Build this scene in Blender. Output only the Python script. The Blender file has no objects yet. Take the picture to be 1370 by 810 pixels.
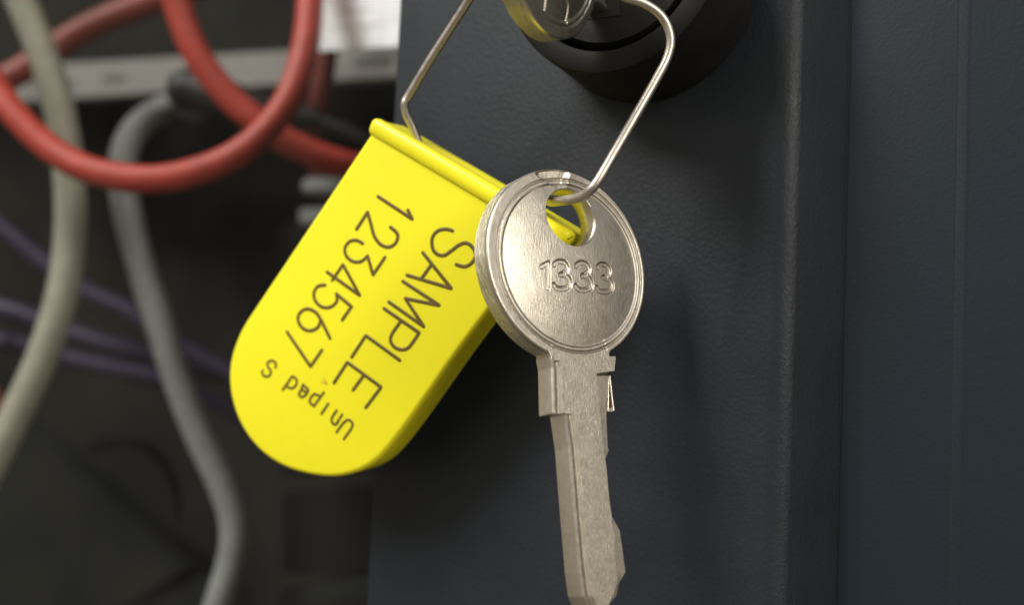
import bpy, bmesh, math, random
import numpy as np
from mathutils import Vector, Matrix
random.seed(7)
scene = bpy.context.scene
C = scene.collection
scene.unit_settings.scale_length = 0.01          # one unit is one centimetre

# ------------------------------------------------------------------ camera
FPX = 1500.0                                     # focal length in photograph pixels
UPc = Vector((939, -20000, 1500)).normalized()   # world up, seen from the camera (x right, y down, z ahead)
Yc = Vector((815, 151, 1500)); Yc = (Yc - UPc * Yc.dot(UPc)).normalized()
Xc = Yc.cross(UPc)
EYE = Vector((0, -15.1, 0))
def c2w(p):
    p = Vector(p)
    return Vector((p.dot(Xc), p.dot(Yc), p.dot(UPc)))
def ray(px, py):
    return c2w(((px - 685) / FPX, (py - 405) / FPX, 1.0))
def at(px, py, d):                               # point at distance d ahead of the lens
    return EYE + ray(px, py) * d
def on_y(px, py, y):                             # point on a plane parallel to the door
    r = ray(px, py)
    return EYE + r * ((y - EYE.y) / r.y)
def on_plane(px, py, o, n):
    r = ray(px, py)
    return EYE + r * ((o - EYE).dot(n) / r.dot(n))

cam = bpy.data.cameras.new('camera')
camo = bpy.data.objects.new('camera', cam); C.objects.link(camo)
right = c2w((1, 0, 0)); up = c2w((0, -1, 0)); back = c2w((0, 0, -1))
m = Matrix((right, up, back)).transposed().to_4x4(); m.translation = EYE
camo.matrix_world = m
cam.sensor_width = 36; cam.lens = 36 * FPX / 1370
cam.clip_start = 0.5; cam.clip_end = 2000
cam.dof.use_dof = True; cam.dof.focus_distance = 14.9
cam.dof.aperture_fstop = cam.lens * 1e-3 / 0.33   # an opening of about 2 mm
scene.camera = camo
scene.render.resolution_x = 1024; scene.render.resolution_y = 606

# ------------------------------------------------------------------ world and lamps
w = bpy.data.worlds.new('World'); scene.world = w; w.use_nodes = True
nt = w.node_tree; bg = nt.nodes['Background']
tc = nt.nodes.new('ShaderNodeTexCoord'); sp = nt.nodes.new('ShaderNodeSeparateXYZ')
mr = nt.nodes.new('ShaderNodeMapRange'); mr.inputs[1].default_value = -1; mr.inputs[2].default_value = 1
rp = nt.nodes.new('ShaderNodeValToRGB')
nt.links.new(tc.outputs['Generated'], sp.inputs[0]); nt.links.new(sp.outputs['Z'], mr.inputs[0])
nt.links.new(mr.outputs[0], rp.inputs[0]); nt.links.new(rp.outputs[0], bg.inputs[0])
rp.color_ramp.elements[0].position = 0.25; rp.color_ramp.elements[0].color = (0.19, 0.165, 0.13, 1)
rp.color_ramp.elements[1].position = 0.95; rp.color_ramp.elements[1].color = (0.55, 0.54, 0.52, 1)
e = rp.color_ramp.elements.new(0.55); e.color = (0.40, 0.35, 0.275, 1)
bg.inputs[1].default_value = 1.0

def area(name, loc, target, sx, sy, power, col):
    l = bpy.data.lights.new(name, 'AREA'); l.shape = 'RECTANGLE'; l.size = sx; l.size_y = sy
    l.energy = power; l.color = col
    o = bpy.data.objects.new(name, l); C.objects.link(o); o.location = loc
    o.rotation_euler = (Vector(target) - Vector(loc)).to_track_quat('-Z', 'Y').to_euler()
    return o
area('ceiling_lamp', (-75, -120, 135), (0, 0, 0), 50, 110, 440000, (1.0, 0.97, 0.92))
area('added_side_fill', (150, -75, 70), (0, 0, 0), 40, 100, 155000, (1.0, 0.93, 0.82))  # added light at the right, gives the key face a gradient to reflect
scene.view_settings.view_transform = 'Standard'; scene.view_settings.look = 'None'
scene.view_settings.exposure = 0.0

# ------------------------------------------------------------------ materials
def mat(name, col, rough=0.5, metal=0.0, spec=0.5):
    mt = bpy.data.materials.new(name); mt.use_nodes = True
    b = mt.node_tree.nodes['Principled BSDF']
    b.inputs['Base Color'].default_value = (*col, 1); b.inputs['Roughness'].default_value = rough
    b.inputs['Metallic'].default_value = metal; b.inputs['Specular IOR Level'].default_value = spec
    return mt
def noise(mt, scale, detail=3, vec=None, stretch=None):
    t = mt.node_tree
    n = t.nodes.new('ShaderNodeTexNoise'); n.inputs['Scale'].default_value = scale; n.inputs['Detail'].default_value = detail
    tcn = t.nodes.new('ShaderNodeTexCoord'); src = tcn.outputs['Object']
    if stretch:
        mp = t.nodes.new('ShaderNodeMapping'); mp.inputs['Scale'].default_value = stretch[:3]
        if len(stretch) > 3: mp.inputs['Rotation'].default_value = (0, 0, stretch[3])
        t.links.new(src, mp.inputs[0]); src = mp.outputs[0]
    t.links.new(src, n.inputs['Vector'])
    return n
def bump(mt, out, strength, dist, prev=None):
    t = mt.node_tree; b = t.nodes.new('ShaderNodeBump')
    b.inputs['Strength'].default_value = strength; b.inputs['Distance'].default_value = dist
    t.links.new(out, b.inputs['Height'])
    if prev: t.links.new(prev.outputs[0], b.inputs['Normal'])
    t.links.new(b.outputs[0], t.nodes['Principled BSDF'].inputs['Normal'])
    return b
def vary(mt, out, sock, lo, hi, a=0.3, b=0.7):
    t = mt.node_tree; r = t.nodes.new('ShaderNodeValToRGB')
    r.color_ramp.elements[0].position = a; r.color_ramp.elements[1].position = b
    f = lambda c: (*c, 1) if hasattr(c, '__len__') else (c, c, c, 1)
    r.color_ramp.elements[0].color = f(lo); r.color_ramp.elements[1].color = f(hi)
    t.links.new(out, r.inputs[0]); t.links.new(r.outputs[0], t.nodes['Principled BSDF'].inputs[sock])

# navy powder coat with an orange peel skin
navy = mat('navy_powder_coat', (0.02, 0.03, 0.04), 0.42, 0, 0.28)
n1 = noise(navy, 17, 3, stretch=(1, 1, 0.8)); n2 = noise(navy, 60, 2)
b1 = bump(navy, n1.outputs[0], 0.30, 0.022); bump(navy, n2.outputs[0], 0.5, 0.008, b1)
n4 = noise(navy, 1.1, 6); vary(navy, n4.outputs[0], 'Roughness', 0.36, 0.5)
n3 = noise(navy, 0.5, 4); vary(navy, n3.outputs[0], 'Base Color', (0.013, 0.017, 0.023), (0.018, 0.023, 0.031))
navy2 = mat('navy_frame_coat', (0.009, 0.016, 0.024), 0.5, 0, 0.25)
n1 = noise(navy2, 17, 3); bump(navy2, n1.outputs[0], 0.16, 0.02)
seamm = mat('dark_seam', (0.010, 0.015, 0.019), 0.6)
# black lock plastic
lockm = mat('black_lock_plastic', (0.010, 0.010, 0.010), 0.5, 0, 0.28)
n1 = noise(lockm, 22, 4); bump(lockm, n1.outputs[0], 0.3, 0.01)
n2 = noise(lockm, 2.5, 5); vary(lockm, n2.outputs[0], 'Roughness', 0.48, 0.68)
lockd = mat('keyway_dark', (0.004, 0.004, 0.004), 0.6)
# nickel of the keys
def nickel(name, rl, rh, bs):
    mt = mat(name, (0.66, 0.61, 0.54), 0.3, 1.0)
    a = noise(mt, 9, 5, stretch=(1, 1, 1)); vary(mt, a.outputs[0], 'Roughness', rl, rh, 0.2, 0.8)
    c_ = noise(mt, 5, 6); vary(mt, c_.outputs[0], 'Base Color', (0.64, 0.60, 0.52), (0.70, 0.655, 0.575))
    s_ = noise(mt, 10, 5, stretch=(9, 1.2, 1, 0.6)); b1 = bump(mt, s_.outputs[0], bs * 1.1, 0.0055)
    d_ = noise(mt, 55, 3); b2 = bump(mt, d_.outputs[0], bs * 0.5, 0.0008, b1)
    u_ = noise(mt, 1.6, 2); bump(mt, u_.outputs[0], 0.16, 0.05, b2)
    return mt
nick = nickel('worn_nickel', 0.27, 0.40, 0.5)
nickb = nickel('milled_nickel', 0.26, 0.42, 0.6)
chat = noise(nickb, 6, 5, stretch=(3, 0.7, 9, 0.4))
t = nickb.node_tree
last = t.nodes['Principled BSDF'].inputs['Normal'].links[0].from_node
bump(nickb, chat.outputs[0], 0.8, 0.11, last)
wirem = mat('steel_wire', (0.56, 0.52, 0.47), 0.38, 1.0)
n1 = noise(wirem, 9, 5); vary(wirem, n1.outputs[0], 'Roughness', 0.32, 0.48)
n2 = noise(wirem, 40, 3); bump(wirem, n2.outputs[0], 0.25, 0.006)
# yellow plastic
yel = mat('yellow_plastic', (0.95, 0.86, 0.02), 0.36, 0, 0.45)
yb = yel.node_tree.nodes['Principled BSDF']
yb.inputs['Subsurface Weight'].default_value = 0.5; yb.inputs['Subsurface Radius'].default_value = (0.25, 0.2, 0.02)
yb.inputs['Subsurface Scale'].default_value = 0.3
n1 = noise(yel, 1.4, 4); bump(yel, n1.outputs[0], 0.2, 0.03)
n2 = noise(yel, 6, 4); vary(yel, n2.outputs[0], 'Roughness', 0.32, 0.44)
ink = mat('burnt_ink', (0.12, 0.075, 0.008), 0.55)
n1 = noise(ink, 25, 3); vary(ink, n1.outputs[0], 'Base Color', (0.09, 0.055, 0.006), (0.16, 0.10, 0.012))
inkf = mat('faint_ink', (0.62, 0.45, 0.02), 0.5)

def cable_mat(name, col, rough=0.5):
    mt = mat(name, col, rough); n = noise(mt, 3, 3)
    vary(mt, n.outputs[0], 'Base Color', [c * 0.85 for c in col], [min(1, c * 1.1) for c in col])
    return mt
redm = cable_mat('red_sheath', (0.42, 0.045, 0.030))
red2 = cable_mat('dull_red_sheath', (0.22, 0.04, 0.032))
beigem = cable_mat('beige_sheath', (0.30, 0.285, 0.235))
greym = cable_mat('grey_sheath', (0.27, 0.275, 0.275))
purpm = cable_mat('purple_sheath', (0.034, 0.019, 0.058))
blackm = cable_mat('black_sheath', (0.012, 0.012, 0.011))
darkm = cable_mat('dark_steel', (0.012, 0.012, 0.010), 0.85)
darkg = cable_mat('dark_green_steel', (0.012, 0.0135, 0.012), 0.8)
darkb = cable_mat('port_black', (0.003, 0.003, 0.003), 0.8)
for mt in (darkm, darkg, darkb): mt.node_tree.nodes['Principled BSDF'].inputs['Specular IOR Level'].default_value = 0.12
stripm = cable_mat('grey_strip', (0.20, 0.19, 0.18), 0.5)
markm = mat('strip_print', (0.09, 0.085, 0.08), 0.6)
paperm = cable_mat('white_paper', (0.87, 0.88, 0.93), 0.6)
printm = mat('paper_print', (0.80, 0.78, 0.80), 0.6)
portm = cable_mat('port_metal', (0.30, 0.31, 0.31), 0.4)

# window pane: tinted, with a thin film of dust
glass = bpy.data.materials.new('dusty_pane'); glass.use_nodes = True
t = glass.node_tree; t.nodes.clear()
out = t.nodes.new('ShaderNodeOutputMaterial'); tr = t.nodes.new('ShaderNodeBsdfTransparent')
tr.inputs[0].default_value = (0.95, 0.96, 0.95, 1)
df = t.nodes.new('ShaderNodeBsdfDiffuse'); df.inputs[0].default_value = (0.30, 0.28, 0.25, 1)
gl = t.nodes.new('ShaderNodeBsdfGlossy'); gl.inputs['Roughness'].default_value = 0.05
mx = t.nodes.new('ShaderNodeMixShader'); mx2 = t.nodes.new('ShaderNodeMixShader')
tcn = t.nodes.new('ShaderNodeTexCoord'); nn = t.nodes.new('ShaderNodeTexNoise')
nn.inputs['Scale'].default_value = 0.35; nn.inputs['Detail'].default_value = 3
r = t.nodes.new('ShaderNodeMapRange'); r.inputs[1].default_value = 0.35; r.inputs[2].default_value = 0.75
r.inputs[3].default_value = 0.001; r.inputs[4].default_value = 0.02
t.links.new(tcn.outputs['Object'], nn.inputs['Vector']); t.links.new(nn.outputs[0], r.inputs[0])
t.links.new(r.outputs[0], mx.inputs[0]); t.links.new(tr.outputs[0], mx.inputs[1]); t.links.new(df.outputs[0], mx.inputs[2])
mx2.inputs[0].default_value = 0.004
t.links.new(mx.outputs[0], mx2.inputs[1]); t.links.new(gl.outputs[0], mx2.inputs[2]); t.links.new(mx2.outputs[0], out.inputs[0])

# ------------------------------------------------------------------ helpers
def new_obj(name, verts, faces, mats, parent=None, matidx=None, sharp=35, smooth=True):
    me = bpy.data.meshes.new(name)
    me.from_pydata([tuple(v) for v in verts], [], [tuple(f) for f in faces])
    for mm in (mats if isinstance(mats, (list, tuple)) else [mats]): me.materials.append(mm)
    if matidx is not None: me.polygons.foreach_set('material_index', matidx)
    bm = bmesh.new(); bm.from_mesh(me)
    bmesh.ops.recalc_face_normals(bm, faces=bm.faces)
    if smooth:
        ca = math.radians(sharp)
        for f in bm.faces: f.smooth = True
        for ed in bm.edges:
            if len(ed.link_faces) == 2 and ed.calc_face_angle(0) > ca: ed.smooth = False
    bm.to_mesh(me); bm.free()
    o = bpy.data.objects.new(name, me); C.objects.link(o)
    if parent: o.parent = parent
    return o
def thing(name, label, cat, matrix=None, group=None):
    o = bpy.data.objects.new(name, None); C.objects.link(o); o.empty_display_size = 0.5
    if matrix is not None: o.matrix_world = matrix
    o['label'] = label; o['category'] = cat
    if group: o['group'] = group
    return o
def tag(o, label, cat, group=None):
    o['label'] = label; o['category'] = cat
    if group: o['group'] = group
    return o
def catmull(P, n=8, closed=False):
    P = [Vector(p) for p in P]; outp = []
    N = len(P)
    if N < 3: return P
    for i in range(N - 1):
        p0 = P[max(i - 1, 0)]; p1 = P[i]; p2 = P[i + 1]; p3 = P[min(i + 2, N - 1)]
        for k in range(n):
            s = k / n
            outp.append(0.5 * ((2 * p1) + (p2 - p0) * s + (2 * p0 - 5 * p1 + 4 * p2 - p3) * s * s + (3 * p1 - p0 - 3 * p2 + p3) * s ** 3))
    outp.append(P[-1]); return outp
class MB:
    def __init__(s): s.v = []; s.f = []; s.m = []
    def add(s, v, f, mi=0):
        o = len(s.v); s.v += [tuple(x) for x in v]; s.f += [tuple(i + o for i in q) for q in f]; s.m += [mi] * len(f)
    def tube(s, pts, rad, seg=16, mi=0, flat=None, caps=True):
        pts = [Vector(p) for p in pts]; n = len(pts); V = []; F = []
        tan = [(pts[min(i + 1, n - 1)] - pts[max(i - 1, 0)]).normalized() for i in range(n)]
        a = flat.copy() if flat else (Vector((0, 0, 1)) if abs(tan[0].z) < 0.9 else Vector((1, 0, 0)))
        for i in range(n):
            if not flat: a = (a - tan[i] * a.dot(tan[i])).normalized()
            b = tan[i].cross(a).normalized()
            rr = rad[i] if hasattr(rad, '__len__') else rad
            for k in range(seg):
                th = 2 * math.pi * k / seg
                ha = (0.14 if flat else 1.0)
                V.append(pts[i] + a * math.cos(th) * rr * ha + b * math.sin(th) * rr)
        for i in range(n - 1):
            for k in range(seg):
                F.append((i * seg + k, i * seg + (k + 1) % seg, (i + 1) * seg + (k + 1) % seg, (i + 1) * seg + k))
        if caps:
            F.append(tuple(range(seg - 1, -1, -1))); F.append(tuple((n - 1) * seg + k for k in range(seg)))
        s.add(V, F, mi)
    def box(s, lo, hi, mi=0, M=None):
        x0, y0, z0 = lo; x1, y1, z1 = hi
        V = [Vector(p) for p in ((x0, y0, z0), (x1, y0, z0), (x1, y1, z0), (x0, y1, z0), (x0, y0, z1), (x1, y0, z1), (x1, y1, z1), (x0, y1, z1))]
        if M: V = [M @ v for v in V]
        s.add(V, [(0, 3, 2, 1), (4, 5, 6, 7), (0, 1, 5, 4), (1, 2, 6, 5), (2, 3, 7, 6), (3, 0, 4, 7)], mi)
    def prism(s, loop, d, mi=0):                 # loop of points swept by the vector d
        n = len(loop); L = [Vector(p) for p in loop]; V = L + [p + d for p in L]
        F = [tuple(range(n)), tuple(range(2 * n - 1, n - 1, -1))] + [(i, i + n, (i + 1) % n + n, (i + 1) % n) for i in range(n)]
        s.add(V, F, mi)
    def lathe(s, prof, c, ax, u, seg=96, mi=0):  # prof: (radius, height along ax)
        v_ = ax.cross(u); V = []; F = []; n = len(prof)
        for k in range(seg):
            th = 2 * math.pi * k / seg; d = u * math.cos(th) + v_ * math.sin(th)
            for r_, h_ in prof: V.append(c + d * r_ + ax * h_)
        for k in range(seg):
            k2 = (k + 1) % seg
            for i in range(n - 1): F.append((k * n + i, k2 * n + i, k2 * n + i + 1, k * n + i + 1))
        F.append(tuple(k * n + n - 1 for k in range(seg))); F.append(tuple(k * n for k in range(seg - 1, -1, -1)))
        s.add(V, F, mi)
    def build(s, name, mats, parent=None, sharp=35, smooth=True):
        return new_obj(name, s.v, s.f, mats, parent, s.m, sharp, smooth)
def frame(o, ex, ey):                            # local axes: ex right, ey down the object, ez towards the viewer side
    ex = ex.normalized(); ey = (ey - ex * ey.dot(ex)).normalized(); ez = ey.cross(ex)
    M_ = Matrix((ex, ey, ez)).transposed().to_4x4(); M_.translation = o
    return M_

# ------------------------------------------------------------------ cabinet door and frame
def sweep_z(name, prof, mtl, parent, z0=-14, z1=14, closed=True):
    mb = MB(); mb.prism([Vector((x, y, z0)) for x, y in prof], Vector((0, 0, z1 - z0)))
    return mb.build(name, mtl, parent, sharp=30)
xL = on_y(512, 405, 0).x; xR = on_y(1027, 405, 0).x
door = thing('server_cabinet', 'navy powder coated steel cabinet with a glazed door, black round lock and ridged frame', 'cabinet', Matrix.Translation((xL, 0, 0)))
inv = Vector((xL, 0, 0))
def arc(cx, cy, r, a0, a1, n=8): return [(cx + r * math.cos(math.radians(a0 + (a1 - a0) * i / n)), cy + r * math.sin(math.radians(a0 + (a1 - a0) * i / n))) for i in range(n + 1)]
rr = 0.42
YF = 1.1
xS = on_y(1127, 405, YF).x
W = xR - xL
prof = [(0.0, 0.5)] + arc(0.05, 0.05, 0.05, 180, 270, 4) + arc(W, rr, rr, 270, 325, 16) + [(xS - xL - 0.005, YF), (xS - xL - 0.35, YF + 0.1), (W - 0.1, 0.5)]
sweep_z('door_panel', prof, navy, door)
mb = MB(); mb.box((-16, 0.32, -14), (0.3, 0.44, 14)); mb.v = [(x if x < 0 else 0.0 - 0.003, y, z) for x, y, z in mb.v]
mb.build('window_pane', glass, door, smooth=False)

xT = on_y(1274, 405, YF).x
fr = bpy.data.objects.new('cabinet_frame', None); C.objects.link(fr); fr.parent = door; fr.location = (xS - xL, YF, 0)
Wf = xT - xS
prof = [(0.012, 0.6), (0.012, 0.02), (0.03, 0.0)] + arc(Wf, 0.05, 0.05, 270, 300, 4) + [(Wf + 0.13, 0.073), (Wf + 0.15, 0.08), (Wf + 0.19, 0.085), (Wf + 6, 0.085), (Wf + 6, 2.4), (Wf, 2.4)]
sweep_z('frame_panel', prof, navy2, fr)
mb = MB(); mb.box((-0.004, 0.012, -14), (0.03, 0.5, 14)); mb.build('door_gap_strip', seamm, fr, smooth=False)

# lock
AX = Vector((0, -1, 0))                          # towards the room
LH = 1.5
lf = on_y(814, -58, -LH); lc = Vector((lf.x, 0, lf.z))
lk = bpy.data.objects.new('cylinder_lock', None); C.objects.link(lk); lk.parent = door; lk.location = lc - inv
mb = MB()
mb.lathe([(1.45, 0.0), (1.64, 0.0), (1.66, 0.06), (1.65, 0.14), (1.60, LH - 0.14), (1.585, LH - 0.05), (1.52, LH), (1.33, LH), (1.30, LH - 0.03), (1.30, 0.3), (1.30, 0.0)], Vector((0, 0, 0)), AX, Vector((1, 0, 0)), 128)
mb.build('bezel', lockm, lk, sharp=40)
mb = MB()
mb.lathe([(0.5, 0.1), (1.21, 0.1), (1.21, LH - 0.18), (1.16, LH - 0.1), (1.0, LH - 0.08), (0.5, LH - 0.08)], Vector((0, 0, 0)), AX, Vector((1, 0, 0)), 128)
cyl = mb.build('lock_barrel', lockm, lk, sharp=40)

# ------------------------------------------------------------------ keys
KD = 14.6
nC = Vector((math.sin(.61) * math.cos(.213), -math.sin(.213), -math.cos(.61) * math.cos(.213)))
KO = at(762.4, 352, KD); KN = c2w(nC)
kscale = KD / 15.0
RB = 1.3163 * kscale; TH = 0.32 * kscale; RG = 1.199 * kscale
ax_dn = (on_plane(793.5, 700, KO, KN) - on_plane(771.5, 480, KO, KN)).normalized()
ex = ax_dn.cross(KN) * -1
if ex.dot(c2w((1, 0, 0))) < 0: ex = -ex
MK = frame(KO, ex, ax_dn)
if MK.col[2].to_3d().dot(KN) < 0: print('FRAME FLIP')
MKi = MK.inverted()
def kl(px, py):
    p = MKi @ on_plane(px, py, KO, KN); return np.array([p.x, p.y])
hole_c = kl(763, 291); hl = kl(730, 285); hr = kl(794, 300)
RH = 0.5 * np.linalg.norm(hr - hl)
print('hole', hole_c, RH)
def zc(box, s, pts): return [(box[0] + x / s, box[1] + y / s) for x, y in pts]
zd = lambda pts: [kl(*p) for p in zc((700, 320), 5.06, pts)]
def spl(pts, n=6):
    return [np.array(p[:2]) for p in catmull([(p[0], p[1], 0) for p in pts], n)]
three = [(195, 180), (222, 160), (262, 165), (282, 200), (268, 235), (238, 248)]
three2 = [(238, 248), (275, 255), (300, 288), (296, 325), (260, 344), (215, 338), (196, 315)]
DIG = [zd([(157, 170), (157, 335)]), zd([(115, 192), (157, 168)])]
for k in range(3):
    of = (k * 146, k * 9)
    DIG.append(spl(zd([(x + of[0], y + of[1]) for x, y in three]))); DIG.append(spl(zd([(x + of[0], y + of[1]) for x, y in three2])))
MARK = None
def seg_dist(P, lines):
    d = np.full(len(P), 9.0)
    for ln in lines:
        for a, b in zip(ln[:-1], ln[1:]):
            ab = b - a; tt = np.clip(((P - a) @ ab) / (ab @ ab + 1e-12), 0, 1)
            d = np.minimum(d, np.linalg.norm(P - a - tt[:, None] * ab, axis=1))
    return d
sst = lambda x: (lambda c_: c_ * c_ * (3 - 2 * c_))(np.clip(x, 0, 1))
NW0, NW1 = kl(737, 478)[0], kl(816.5, 486)[0]      # neck width
NV = kl(780, 485)[1]
print('neck', NW0, NW1, NV, 'RB', RB)
def make_bow(name, parent, strokes, half, depth, NA=840, NR=170, crease=True):
    th = np.linspace(0, 2 * np.pi, NA, endpoint=False)
    D_ = np.c_[np.sin(th), np.cos(th)]           # th = 0 points down the blade
    rad = np.full(NA, RB)
    # neck: the outline follows the sides of the neck below the disc
    for i, (sx, cx) in enumerate(D_):
        if cx > 0:
            wlim = NW1 if sx > 0 else -NW0
            rn = min(NV / cx, wlim / max(abs(sx), 1e-6))
            k_ = 0.10
            x_ = rn; m_ = max(x_, RB); 
            d = abs(x_ - RB)
            rad[i] = m_ + (k_ * max(0, 1 - d / k_) ** 2 / 4 if x_ > RB - k_ else 0)
    rad = np.minimum(rad, np.where(D_[:, 1] > 0.2, NV / np.maximum(D_[:, 1], 0.2), 99))
    rad = np.maximum(rad, RB * 0.999)
    outer = D_ * rad[:, None]; hole = hole_c + D_ * RH
    rings = []; zs = []; mi = []
    def ring(xy, z, m_): rings.append(xy); zs.append(z if hasattr(z, '__len__') else np.full(NA, z)); mi.append(m_)
    bv = 0.022
    ring(hole, -TH + 0.02, 1); ring(hole, -TH * 0.5, 1); ring(hole, -0.02, 1)
    for s_ in (0.3, 0.7): ring(hole_c + D_ * (RH + 0.016 * s_), -0.016 * (1 - s_), 1)
    hi = hole_c + D_ * (RH + 0.018); ho = D_ * (rad - bv)[:, None]
    for k in range(NR + 1):
        s_ = k / NR; P = hi * (1 - s_) + ho * s_
        r_ = np.linalg.norm(P - np.array([0.045, 0.015]), axis=1)
        z = -0.022 * (1 - sst((r_ - (RG - 0.085)) / 0.035)) + 0.085 * np.maximum(0, 1 - (r_ / (RG - 0.085)) ** 2) - 0.022 * np.exp(-((r_ - RG) / 0.014) ** 2)
        if strokes is not None:
            dd = seg_dist(P, strokes)
            z = z - depth * (1 - sst((dd - half * 0.55) / (half * 0.7)))
        if crease:
            # worn nick where the wire rubs between the hole and the rim
            a_ = kl(722, 236); b_ = kl(752, 254); tdir = (b_ - a_) / np.linalg.norm(b_ - a_); nrm = np.array([-tdir[1], tdir[0]])
            if nrm[0] < 0: nrm = -nrm
            q = P - a_; al = q @ tdir; pr = q @ nrm
            mk = sst((al + 0.08) / 0.08) * sst((0.45 - al) / 0.1)
            z = z - 0.055 * mk * sst((pr + 0.02) / 0.04) * sst((0.40 - pr) / 0.34)
        ring(P, z, 0)
    for a_ in (0.35, 0.7, 1.0):
        ring(D_ * (rad - bv + bv * math.sin(a_ * math.pi / 2))[:, None], -bv * (1 - math.cos(a_ * math.pi / 2)), 0)
    for k in range(1, 6): ring(outer, -bv - (TH - 2 * bv) * k / 6, 2)
    ring(outer, -TH + bv, 2)
    ring(D_ * (rad - bv)[:, None], -TH, 1)
    ring(hole_c + D_ * (RH + 0.018), -TH, 1)
    n = len(rings)
    V = np.concatenate([np.c_[r_, z_] for r_, z_ in zip(rings, zs)])
    i = np.arange(NA); j = (i + 1) % NA; F = []; MI = []
    for k in range(n):
        k2 = (k + 1) % n
        F += list(zip((k * NA + i).tolist(), (k * NA + j).tolist(), (k2 * NA + j).tolist(), (k2 * NA + i).tolist()))
        MI += [1 if mi[k] == 2 else 0] * NA
    return new_obj(name, V, F, [nick, nickb], parent, MI, 50)
# blade outline, front-left edge, front-right edge of the raised face and the cut outline
def kv(pts):
    q = np.array([kl(*p) for p in pts]); return q[:, 1], q[:, 0]
TIPV = kl(798, 830)[1]
Lp = [(729, 464), (735.5, 476), (738.5, 492), (740, 551), (740.3, 553.5), (755, 555.5), (761.5, 600), (768.3, 684), (775.7, 768), (780, 800), (794, 830)]
Gp = [(832, 455), (826, 464), (821, 474), (818.5, 497), (798, 500), (800.6, 535), (806.5, 596), (811, 623), (814.6, 665), (820, 704), (822.4, 745), (826, 781), (815, 808), (803, 830)]
Rp = [(834, 455), (828, 464), (823, 474), (820.5, 494), (820, 500), (816, 549), (818, 598), (819.5, 602), (814.5, 615), (813.5, 634), (817.4, 678), (822, 689), (826, 695), (834.5, 711), (842, 766), (833, 782), (830, 797), (818, 812), (804, 830)]
def make_blade(name, parent):
    lv, lu = kv(Lp); gv, gu = kv(Gp); rv, ru = kv(Rp)
    V0 = RG + 0.035
    vs = sorted(set(np.round(np.concatenate([np.linspace(V0, TIPV, 120), lv, gv, rv]), 4)))
    vs = [v for v in vs if V0 <= v <= TIPV]
    V = []; F = []; z0 = 0.002
    vsh0, vsh1 = kl(819, 497)[1], TIPV
    for v in vs:
        L = np.interp(v, lv, lu); G = np.interp(v, gv, gu); R = np.interp(v, rv, ru)
        G = min(G, R - 0.008)
        dpt = 0.06 * float(sst((v - vsh0) / 0.05))
        dpt = min(dpt, 0.06)
        P = [(L, -TH + 0.01), (L - 0.0, -0.03), (L + 0.008, -0.012), (L + 0.024, z0), (L + 0.045, z0), (L + 0.11, z0 - 0.028), (L + 0.15, z0), (G, z0), (G + 0.006, z0 - dpt * 0.95), (max(R - 0.01, G + 0.04), z0 - dpt * 1.1), (max(R, G + 0.045), z0 - dpt * 1.15 - 0.01), (max(R, G + 0.045), -TH + 0.01)]
        if R < L + 0.14: P = [(min(max(p[0], L), max(R, L + .02)), p[1]) for p in P]
        V += [(p[0], v, p[1]) for p in P]
    n = 12
    for i in range(len(vs) - 1):
        for k in range(n): F.append((i * n + k, i * n + (k + 1) % n, (i + 1) * n + (k + 1) % n, (i + 1) * n + k))
    F.append(tuple(range(n))); F.append(tuple((len(vs) - 1) * n + k for k in range(n - 1, -1, -1)))
    o = new_obj(name, V, F, [nick], parent, None, 28)
    return o
def make_lug(name, parent):
    # little two-ridged stop lug on the cut side of the shoulder
    mb = MB(); p = lambda x, y, z: Vector((*kl(x, y), z))
    q = zc((690, 440), 5.0625, [(650, 312), (672, 312), (700, 545), (690, 550), (634, 552), (628, 480)])
    q = zc((690, 440), 5.0625, [(610, 296), (664, 296), (704, 548), (690, 556), (625, 556), (612, 480)])
    mb.prism([p(x, y, -0.10) for x, y in q], Vector((0, 0, -TH + 0.13)), 1)
    for tri in ([(652, 372), (636, 478), (632, 530), (648, 534), (656, 470)], [(668, 372), (664, 470), (662, 534), (684, 530), (680, 470)]):
        mb.prism([p(x, y, -0.098) for x, y in zc((690, 440), 5.0625, tri)], Vector((0, 0, -0.05)), 0)
    for a, b in (((655, 312), (630, 550)), ((662, 312), (660, 550)), ((670, 312), (697, 548))):
        A = zc((690, 440), 5.0625, [a, b]); mb.tube([p(*A[0], -0.10), p(*A[1], -0.105)], 0.009, 8, 1)
    return mb.build(name, [lug_reflection, nick], parent)
lug_reflection = mat('lug_reflection_brown', (0.16, 0.075, 0.035), 0.45, 0.8)  # red-brown colour stands in for a coppery reflection in the lug's dark recesses

key = thing('cabinet_key', 'nickel key stamped 1333 hanging from the wire in front of the yellow tag', 'key', MK, 'cabinet keys')
make_bow('bow', key, DIG, 0.031, 0.026)
make_blade('blade', key); make_lug('stop_lug', key)

# second key, pushed into the lock: its blade points into the door
UC = at(744, -88, 14.0)
M2 = frame(UC, Vector((0, 0, 1)), Vector((0, 1, 0)))
tw = math.radians(4)
exu = Vector((math.sin(0), 0, -1)); M2 = frame(UC, exu, Vector((0, 1, 0)))
if M2.col[2].x < 0: M2 = frame(UC, -exu, Vector((0, 1, 0)))
M2 = Matrix.Translation(UC) @ Matrix.Rotation(math.radians(-1), 4, 'Z') @ Matrix.Translation(-UC) @ M2
N2 = M2.col[2].to_3d(); M2i = M2.inverted()
def k2(px, py):
    p = M2i @ on_plane(px, py, UC, N2); return np.array([p.x, p.y])
key2 = thing('cabinet_key', 'nickel key pushed into the black lock above the wire loop', 'key', M2, 'cabinet keys')
st = [[k2(730, -28), k2(730.3, 12)], spl([k2(*p) for p in ((741, -24), (750, -6), (757, 0), (760, 10), (758.5, 30))], 5)]
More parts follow.
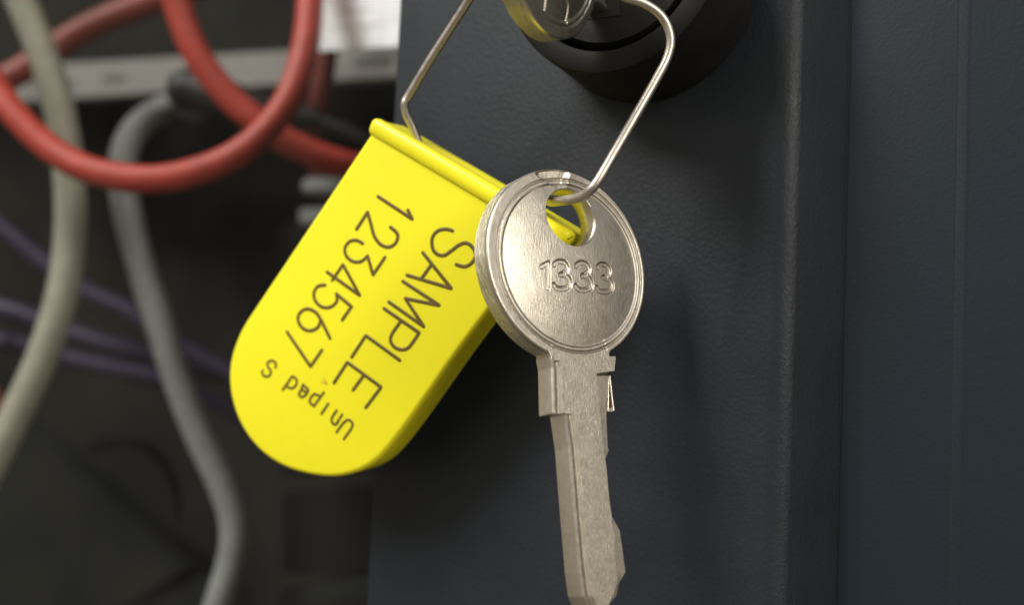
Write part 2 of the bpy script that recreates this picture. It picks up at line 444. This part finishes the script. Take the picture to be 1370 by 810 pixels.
make_bow('bow', key2, st, 0.02, 0.02, 600, 120, crease=False)
make_blade('blade', key2)
# keyway: dark slot plate round the blade, proud of the barrel face
sl = (M2 @ Vector((0, 0, 0)))
mb = MB()
kz = (UC - lc).z; kx = (UC - lc).x + 0.06
cyf = -(LH - 0.08)
mb.box((kx - 0.30, cyf - 0.012, kz - 0.56), (kx + 0.16, cyf - 0.003, kz + 0.56))
mb.box((kx - 0.42, cyf - 0.012, kz - 0.56), (kx - 0.30, cyf - 0.003, kz - 0.30))
mb.build('keyway', lockd, lk, smooth=False)

# ------------------------------------------------------------------ the yellow seal
TA = math.radians(27)
TNc = Vector((-math.sin(TA), 0.0, -math.cos(TA)))
TO = at(520, 400, 16.45); TN = c2w(TNc)
tx = (on_plane(650, 268, TO, TN) - on_plane(497, 177, TO, TN)).normalized()
ty = tx.cross(TN) * -1
if ty.dot(c2w((0, 1, 0))) < 0: ty = -ty
MT = frame(TO, tx, ty)
if MT.col[2].to_3d().dot(TN) < 0: print('TAG FLIP', MT.col[2].to_3d().dot(TN))
MTi = MT.inverted()
def tl(px, py): p = MTi @ on_plane(px, py, TO, TN); return Vector((p.x, p.y, 0))
seal = thing('padlock_seal', 'bright yellow plastic tag seal marked SAMPLE 1234567 with its wire loop', 'security seal', MT)
L1, L2 = tl(497, 177), tl(330, 427)
print('left line', L1, L2, 'flange y', tl(650, 268).y)
curve = [tl(*p) for p in ((322, 439), (310, 470), (305, 499), (308, 533), (321, 570), (347, 604.5), (384, 628), (432, 639), (462, 637), (488, 628), (512, 609), (545, 567))]
line2 = [tl(580, 517), tl(612, 471), tl(656, 412), tl(752, 283)]
L1.y -= 0.05
ol = [L1, L1.lerp(L2, 0.33), L1.lerp(L2, 0.66), L2] + catmull(curve, 6) + line2
ol[-1].y = L1.y
# resample, smooth lightly
def resamp(pts, step):
    o_ = [pts[0]]; acc = 0
    for a, b in zip(pts[:-1], pts[1:]):
        l = (b - a).length; k = step - acc
        while k < l: o_.append(a.lerp(b, k / l)); k += step
        acc = l - (k - step)
    o_.append(pts[-1]); return o_
ol = resamp(ol, 0.05)
for it in range(14): ol = [ol[0]] + [(ol[i - 1] + ol[i] * 2 + ol[i + 1]) / 4 for i in range(1, len(ol) - 1)] + [ol[-1]]
N = len(ol)
cen = sum(ol, Vector()) / N
nrm = []
for i in range(N):
    d = (ol[(i + 1) % N] - ol[i - 1] if 0 < i < N - 1 else (ol[1] - ol[0] if i == 0 else ol[-1] - ol[-2])).normalized()
    q = Vector((d.y, -d.x, 0)); 
    if q.dot(cen - ol[i]) < 0: q = -q
    nrm.append(q)
TB = 0.60; rb = 0.075
V = []; F = []
pr = [(rb, 0)] + [(rb * (1 - math.sin(a)), -rb * (1 - math.cos(a))) for a in [math.radians(x) for x in (22, 45, 67, 90)]] + [(0.006, -TB * 0.5), (0.012, -TB + 0.05), (0.06, -TB)]
for off, z in pr:
    for i in range(N): V.append(ol[i] + nrm[i] * off + Vector((0, 0, z)))
for k in range(len(pr) - 1):
    for i in range(N): F.append((k * N + i, k * N + (i + 1) % N, (k + 1) * N + (i + 1) % N, (k + 1) * N + i))
F.append(tuple(range(N))); F.append(tuple((len(pr) - 1) * N + i for i in range(N - 1, -1, -1)))
new_obj('tag_body', V, F, yel, seal, None, 40)
# flange: rounded bead along the front, flat ledge behind, two wire sockets
x0 = L1.x - 0.05; x1 = tl(771, 300).x; yb_ = tl(570, 221).y
print('flange x', x0, x1, yb_)
fp = [(0.0, yb_ + 0.03), (0.03, yb_ + 0.005), (0.052, yb_ - 0.03), (0.062, yb_ - 0.09), (0.062, yb_ - 0.16), (0.048, yb_ - 0.205), (0.02, yb_ - 0.225), (-0.05, yb_ - 0.235), (-0.10, yb_ - 0.235), (-0.16, yb_ - 0.213), (-0.45, yb_ - 0.213), (-0.6, yb_ - 0.22), (-0.75, yb_ - 0.22), (-0.78, yb_ - 0.2), (-0.78, yb_ - 0.02), (-0.7, yb_ + 0.02)]
V = []; F = []; xs = [x0, x0 + 0.012, x0 + 0.04, x0 + 0.1, x1 - 0.1, x1 - 0.04, x1 - 0.012, x1]; ins = [0.045, 0.018, 0.004, 0, 0, 0.004, 0.018, 0.045]
cz = -0.33; cy_ = yb_ - 0.11
for x, q in zip(xs, ins):
    for z, y in fp:
        V.append((x, y - math.copysign(q, y - cy_), z - math.copysign(q, z - cz)))
n = len(fp)
for i in range(len(xs) - 1):
    for k in range(n): F.append((i * n + k, i * n + (k + 1) % n, (i + 1) * n + (k + 1) % n, (i + 1) * n + k))
F.append(tuple(range(n))); F.append(tuple((len(xs) - 1) * n + k for k in range(n - 1, -1, -1)))
new_obj('flange', V, F, yel, seal, None, 45)

# lettering: pen strokes traced in the tag's own plane
Z4 = ((500, 240), 5.0625); Z5 = ((380, 240), 4.5); Z6 = ((340, 400), 4.05); ZM = ((500, 360), 6.75); ZU = ((340, 470), 5.786)
SAMPLE = [
 (Z4, 1, [(535, 350), (490, 338), (435, 350), (398, 395), (398, 465), (430, 508), (480, 515), (525, 485), (575, 448), (625, 432), (668, 460), (690, 510), (670, 560), (620, 592), (558, 578)]),
 (Z4, 0, [(332, 497), (525, 740)]), (Z4, 0, [(225, 650), (525, 740)]), (Z4, 0, [(388, 582), (325, 672)]),
 (ZM, 0, [(262, 112), (592, 330)]), (ZM, 0, [(592, 330), (285, 268)]), (ZM, 0, [(285, 268), (452, 522)]), (ZM, 0, [(452, 522), (135, 298)]),
 (ZM, 0, [(92, 358), (410, 578)]), (ZM, 1, [(410, 578), (360, 655), (310, 715), (250, 732), (185, 705), (152, 650), (165, 590), (240, 480)]),
 (Z6, 0, [(790, 335), (605, 200)]), (Z6, 0, [(605, 200), (528, 318)]),
 (Z6, 0, [(505, 345), (688, 480)]), (Z6, 0, [(505, 345), (432, 458)]), (Z6, 0, [(595, 415), (536, 496)]), (Z6, 0, [(688, 480), (604, 592)])]
NUM = [
 (Z5, 0, [(565, 103), (772, 240)]), (Z5, 0, [(772, 240), (745, 185)]),
 (Z5, 0, [(436, 302), (503, 198)]), (Z5, 1, [(503, 198), (522, 265), (545, 345), (585, 395), (635, 408), (675, 380), (683, 330), (640, 288)]),
 (Z5, 1, [(475, 388), (438, 368), (395, 375), (367, 415), (375, 462), (415, 495), (465, 495), (503, 462)]), (Z5, 0, [(503, 462), (536, 576)]), (Z5, 0, [(536, 576), (608, 470)]),
 (Z5, 0, [(258, 558), (456, 700)]), (Z5, 0, [(456, 700), (355, 514)]), (Z5, 0, [(355, 514), (290, 610)]),
 (Z5, 1, [(248, 638), (205, 645), (180, 685), (190, 735), (230, 770), (280, 770), (318, 735), (315, 690)]), (Z5, 0, [(315, 690), (408, 770)]), (Z6, 0, [(526, 45), (477, 116)]),
 (Z6, 1, [(412, 216), (385, 160), (362, 115), (335, 75), (290, 55), (250, 75), (238, 115), (262, 158), (305, 174), (345, 155), (360, 118)]),
 (Z6, 0, [(178, 180), (306, 368)]), (Z6, 0, [(306, 368), (368, 278)])]
SMALL = [
 (ZU, 1, [(637, 632), (690, 560), (725, 535), (758, 555), (755, 595), (694, 684)]),
 (ZU, 1, [(640, 460), (602, 520), (605, 555), (630, 570), (652, 545)]), (ZU, 0, [(682, 492), (635, 568)]),
 (ZU, 0, [(575, 408), (521, 488)]),
 (ZU, 0, [(540, 322), (462, 428)]), (ZU, 1, [(512, 352), (470, 335), (440, 360), (432, 395), (462, 428)]),
 (ZU, 1, [(378, 262), (405, 285), (420, 305), (400, 320), (372, 300), (355, 318), (348, 340), (372, 357), (405, 335), (415, 300)]), (ZU, 0, [(378, 262), (365, 300)]),
 (ZU, 0, [(222, 302), (296, 195)]), (ZU, 1, [(296, 195), (330, 225), (322, 268), (290, 290), (255, 275)]),
 (ZU, 1, [(165, 130), (168, 95), (135, 75), (105, 92), (108, 125), (128, 150), (125, 182), (95, 200), (65, 180), (66, 150)])]
FAINT = [(ZU, 0, [(520, 240), (568, 258)]), (ZU, 0, [(568, 258), (535, 212)]), (ZU, 0, [(548, 252), (550, 232)])]
def letters(name, items, wid, mtl):
    mb = MB(); j = 0
    for (org, s_), crv, pts in items:
        P = [tl(*p) for p in zc(org, s_, pts)]
        if crv: P = catmull(P, 6)
        a = (P[0] - P[1]).normalized(); b = (P[-1] - P[-2]).normalized()
        P = [P[0] + a * wid * 0.8] + P + [P[-1] + b * wid * 0.8]
        rads = [wid * 0.45] + [wid] * (len(P) - 2) + [wid * 0.45]
        j += 1
        P = [p + Vector((0, 0, 0.0005 + 0.0002 * (j % 5))) for p in P]
        mb.tube(P, rads, 10, 0, flat=Vector((0, 0, 1)))
    return mb.build(name, mtl, seal, sharp=80)
letters('sample_lettering', SAMPLE, 0.029, ink)
letters('number_lettering', NUM, 0.0285, ink)
letters('maker_lettering', SMALL, 0.0225, ink)
letters('moulded_arrow', FAINT, 0.012, inkf)

# wire loop
def w2l(p): return MTi @ p
hole_u = M2 @ Vector((float(hole_c[0]), float(hole_c[1]), 0))
ledge = lambda px, py: MT @ (tl(px, py) + Vector((0, 0, -0.38)))
base_l = at(563, 197, 16.6 + 0.55)
# left leg socket in the ledge
la = MT @ Vector((tl(536, 205).x, yb_ - 0.02, -0.38)); lb = MT @ Vector((tl(536, 205).x, yb_ - 0.2, -0.38))
def proj(p):
    d = p - EYE; R_ = [d.dot(right), -d.dot(up), -d.dot(back)]
    return 685 + FPX * R_[0] / R_[2], 405 + FPX * R_[1] / R_[2], R_[2]
print('socket', proj(lb), 'upper hole', proj(hole_u), 'keyhole', proj(MK @ Vector((*hole_c, 0))), proj(MK @ Vector((*hole_c, -TH))))
dl = proj(lb)[2]; hu = proj(hole_u)
ra = Vector((x1 - 0.78, yb_ - 0.0, -0.38)); raw = MT @ ra; rbw = MT @ (ra + Vector((0, -0.24, 0)))
print('right socket', proj(rbw), 'flange tip', proj(MT @ Vector((x1, yb_ - 0.1, 0))))
pr_ = proj(rbw)
pts = [at(572, 222, dl), at(562, 196, dl), at(551, 168, dl - 0.05), at(543.5, 152, dl - 0.08), at(541.5, 139, dl - 0.1), at(548, 126, dl - 0.12), at(575, 81, dl - 0.3), at(602, 39, dl - 0.5), at(629, -3, dl - 0.75),
       at(655, -48, dl - 1.1), at(680, -95, hu[2] + 0.35), at(hu[0] - 5, hu[1] - 5, hu[2] + 0.05), at(765, -105, 14.05), at(795, -45, 14.25), at(813, -16, 14.4), at(836, -4, 14.5), at(865, 6, 14.55), at(887, 24, 14.6), at(897, 50, 14.6), at(893, 76, 14.58), at(878, 106, 14.5),
       at(852, 152, 14.35), at(822, 204, 14.2), at(801, 240, 14.1), at(789, 255, 14.12), at(776, 264, 14.28), at(757, 268, 14.5), at(738, 270, 14.85), at(pr_[0] + 8, 267, 15.15), at(pr_[0] + 2, 272, pr_[2]-0.05), rbw, raw]
mb = MB(); mb.tube(catmull(pts, 10), 0.063, 20)
wo = mb.build('wire_loop', wirem, seal); wo.matrix_parent_inverse = MT.inverted()

# ------------------------------------------------------------------ inside the cabinet, behind the pane
BACK = 3.6
def cable(name, label, pix, rad, mtl, group='network cables behind the pane', cat='cable'):
    k_ = (25 + BACK) / 25
    P = [at(p[0], p[1], p[2] * k_) for p in pix]
    gone = lambda p: p[0] < 0 or p[1] < 0 or p[1] > 810          # runs on out of sight: let it go on
    def more(a, b):
        q = a + (a - b).normalized() * 9; q.y = min(max(q.y, 1.2), 19); return q
    if gone(pix[-1]): P.append(more(P[-1], P[-2]))
    if gone(pix[0]): P.insert(0, more(P[0], P[1]))
    c0 = P[0].copy()
    mb = MB(); mb.tube([p - c0 for p in catmull(P, 10)], (rad[0] if hasattr(rad, '__len__') else rad) * k_, 20)
    o = mb.build(name, mtl, None, sharp=60); o.location = c0
    return tag(o, label, cat, group)
cable('network_cable', 'bright red cable sagging in a wide loop across the beige cable', [(-60, 40, 23), (-20, 95, 23), (15, 147, 22.8), (65, 197, 22.6), (125, 229, 22.4), (205, 240, 22.3), (285, 222, 22.4), (345, 185, 22.5), (388, 128, 22.8), (408, 65, 23.2), (415, 0, 23.8), (418, -70, 24.4)], 0.285, redm)
cable('network_cable', 'red cable slanting down behind the loop towards the tag', [(228, -60, 23.8), (236, 0, 24), (262, 70, 24), (305, 128, 24), (352, 168, 24), (405, 200, 24.2), (470, 222, 24.6), (560, 240, 25.4)], 0.30, redm)
cable('network_cable', 'dull red cable end running up to the right at the top left', [(-60, 120, 28), (0, 108, 28), (45, 84, 28), (105, 44, 28), (165, 16, 28), (230, -8, 28), (320, -40, 28)], 0.33, red2)
cable('network_cable', 'dark red cable half hidden beside the white paper label', [(443, -60, 25.6), (440, 40, 25.6), (432, 110, 25.7), (420, 165, 26.2), (425, 215, 27.5), (440, 262, 28)], 0.24, red2)
cable('network_cable', 'beige cable running top to bottom at the far left', [(-20, -110, 24.3), (28, 0, 24.5), (58, 75, 24.5), (80, 150, 24.5), (92, 230, 24.5), (94, 310, 24.4), (84, 390, 24.2), (58, 475, 24), (22, 555, 23.8), (-15, 630, 23.6), (-50, 700, 23.5)], 0.335, beigem)
cable('network_cable', 'grey cable bending down from the grey strip past the tag', [(330, 140, 27.6), (270, 138, 27.2), (215, 148, 26.8), (178, 178, 26.2), (164, 225, 25.8), (172, 290, 25.5), (193, 370, 25.3), (216, 440, 25.2), (240, 515, 25.2), (268, 585, 25.2), (298, 650, 25.2), (314, 705, 25.2), (308, 760, 25.2), (286, 830, 25.2)], [0.33] * 131, greym)
cable('network_cable', 'upper thin purple cable crossing behind the beige and grey cables', [(-40, 270, 28), (15, 315, 28), (60, 352, 28), (120, 392, 28), (180, 420, 28), (240, 462, 28), (310, 500, 28), (420, 545, 28)], 0.22, purpm)
cable('network_cable', 'middle thin purple cable leaving the left edge', [(-40, 405, 28.6), (20, 418, 28.6), (80, 440, 28.6), (150, 462, 28.6), (230, 482, 28.8), (330, 510, 29)], 0.26, purpm)
cable('network_cable', 'lowest thin purple cable at the left edge', [(-40, 450, 27.6), (20, 460, 27.8), (80, 478, 28), (150, 494, 28.2), (230, 512, 28.5), (330, 560, 29)], 0.22, purpm)
cable('network_cable', 'short piece of dark red cable at the left edge beneath the beige cable', [(-30, 500, 25.5), (-6, 530, 25.5), (2, 552, 25.5), (-10, 590, 25.5), (-40, 620, 25.5)], 0.15, red2)
cable('network_cable', 'faint dark grey cable arching low between the beige and grey cables', [(120, 600, 30), (160, 592, 30), (195, 598, 30), (222, 625, 30), (234, 660, 30), (236, 700, 30)], 0.13, darkg)
cable('network_cable', 'thin black cable curving under the black plug towards the tag', [(225, 150, 26.5), (300, 172, 26.2), (350, 178, 26), (430, 160, 26), (470, 170, 26), (520, 200, 26)], 0.10, darkg)

def block(name, quad, depthv, mtl, parent=None, bev=0.06):
    # front quad of world points, given real depth into the cabinet
    bm = bmesh.new(); vs = [bm.verts.new(p) for p in quad] + [bm.verts.new(p + depthv) for p in quad]
    for f in ((0, 1, 2, 3), (7, 6, 5, 4), (0, 4, 5, 1), (1, 5, 6, 2), (2, 6, 7, 3), (3, 7, 4, 0)): bm.faces.new([vs[i] for i in f])
    if bev: bmesh.ops.bevel(bm, geom=bm.edges[:], offset=bev, segments=2, affect='EDGES')
    V = [v.co.copy() for v in bm.verts]; bm.verts.index_update(); F = [[v.index for v in f.verts] for f in bm.faces]; bm.free()
    return V, F
def quad(pix, y): return [on_y(x, yy, y) for x, yy in pix]
def obj_from(name, VF, mtl, parent=None, org=None):
    V, F = VF; org = org or Vector()
    return new_obj(name, [v - org for v in V], F, mtl, parent, None, 40)

INY = 12.0
# patch panel with a grey label strip
pan_o = on_y(250, 60, INY)
panel = thing('patch_panel', 'dark patch panel with a printed light grey strip behind the red cables', 'patch panel', Matrix.Translation(pan_o))
obj_from('panel_body', block('b', quad([(-150, -120), (600, -150), (600, 60), (-150, 98)], INY + 0.15), Vector((0, 3, 0)), darkm), darkm, panel, pan_o)
obj_from('label_strip', block('b', quad([(-120, 96), (560, 56), (560, 102), (-120, 146)], INY), Vector((0, 0.6, 0)), stripm), stripm, panel, pan_o)
for (px, py, wpx) in ((96, 112, 10), (152, 105, 32), (499, 81, 48), (40, 118, 9)):
    q = quad([(px - wpx / 2, py - 5), (px + wpx / 2, py - 6), (px + wpx / 2, py + 5), (px - wpx / 2, py + 6)], INY - 0.02)
    mb = MB(); mb.prism([p - pan_o for p in q], Vector((0, 0.015, 0))); mb.build('printed_word', markm, panel, smooth=False)
for (px, py) in ((185, 22), (305, 20), (400, 26)):
    q = quad([(px - 14, py - 8), (px + 14, py - 9), (px + 14, py + 8), (px - 14, py + 9)], INY + 0.12)
    mb = MB(); mb.prism([p - pan_o for p in q], Vector((0, 0.02, 0))); mb.build('port', darkg, panel, smooth=False)

pap = on_y(475, 20, 7.0)
paper = thing('paper_label', 'bright white paper label beside the door edge at the top', 'label', Matrix.Translation(pap))
q = quad([(421, -90), (560, -100), (560, 60), (421, 68)], 7.0)
mb = MB(); mb.prism([p - pap for p in q], Vector((0, 0.08, 0))); mb.build('paper_sheet', paperm, paper, smooth=False)
for (px, py, a) in ((475, 34, 26), (497, 30, 18), (470, 12, 30)):
    q = quad([(px - a, py - 1.5), (px + a, py - 3), (px + a, py), (px - a, py + 1.5)], 6.985)
    mb = MB(); mb.prism([p - pap for p in q], Vector((0, 0.01, 0))); mb.build('printed_line', printm, paper, smooth=False)

# black plug with its boot
P = [at(p[0], p[1], p[2] * (25 + BACK) / 25) for p in ((228, 118, 25.6), (262, 122, 25.6), (310, 135, 25.5), (370, 150, 25.4), (425, 160, 25.4))]; c0 = P[0].copy()
plug = thing('black_plug', 'bulky black cable plug in front of the grey strip', 'plug', Matrix.Translation(c0))
mb = MB(); PP = [p - c0 for p in catmull(P, 8)]; mb.tube(PP, [0.34 + 0.22 * min(1, i / 4) - 0.014 * max(0, i - 12) for i in range(len(PP))], 8); mb.build('plug_boot', blackm, plug, sharp=50)
mb = MB(); PP = [at(p[0], p[1], p[2] * (25 + BACK) / 25) - c0 for p in ((425, 160, 25.4), (480, 185, 25.5), (540, 230, 26))]; mb.tube(catmull(PP, 8), 0.18, 14); mb.build('plug_cable', blackm, plug)

# switch with bright metal port shields behind the tag
so = on_y(450, 270, 9.2)
sw = thing('network_switch', 'dark network switch with two bright port shields beside the tag edge', 'network switch', Matrix.Translation(so))
obj_from('switch_body', block('b', quad([(372, 300), (600, 290), (600, 620), (372, 640)], 9.9), Vector((0, 3, 0)), darkm), darkm, sw, so)
for (a, b, c_, d) in ((402, 238, 470, 258), (398, 278, 470, 300)):
    obj_from('port_shield', block('b', quad([(a, b), (c_, b - 2), (c_, d - 2), (a, d)], 9.2), Vector((0, 1.0, 0)), portm, bev=0.08), portm, sw, so)
    
bo = on_y(430, 700, 9)
bx = thing('black_device', 'black boxy device low behind the pane next to the door edge', 'device', Matrix.Translation(bo))
obj_from('device_case', block('b', quad([(376, 660), (560, 648), (560, 770), (376, 768)], 9), Vector((0, 2.5, 0)), darkb), darkb, bx, bo)
obj_from('device_foot', block('b', quad([(372, 790), (560, 760), (560, 800), (372, 815)], 8.8), Vector((0, 2.5, 0)), darkg), darkg, bx, bo)

tr_o = on_y(150, 740, 12)
tray = thing('equipment_tray', 'dull green grey metal tray with a slanted top edge in the lower left corner', 'equipment tray', Matrix.Translation(tr_o))
obj_from('tray_body', block('b', [on_y(-150, 470, 12), on_y(40, 575, 12), on_y(310, 800, 12), on_y(360, 960, 12), on_y(-150, 960, 12)][:4], Vector((0, 1, 0)), darkg), darkg, tray, tr_o)
obj_from('tray_front', block('b', [on_y(-150, 560, 11.6), on_y(30, 570, 11.6), on_y(255, 760, 11.6), on_y(-150, 990, 11.6)], Vector((0, 0.3, 0)), darkg), darkg, tray, tr_o)

# the inside of the cabinet
def room(name, lo, hi):
    mb = MB(); mb.box(lo, hi); mb.v = [tuple(Vector(v) - inv) for v in mb.v]; mb.build(name, darkm, door, smooth=False)
room('cabinet_back_wall', (-60, 20, -26), (14, 20.3, 26))
room('cabinet_side_wall', (-60.3, 3, -26), (-60, 20.3, 26))
room('cabinet_inner_wall', (10, 3, -26), (10.3, 20, 26))
room('cabinet_floor', (-60, 3, -26.3), (14, 20.3, -26))
room('cabinet_roof', (-60, 3, 26), (14, 20.3, 26.3))
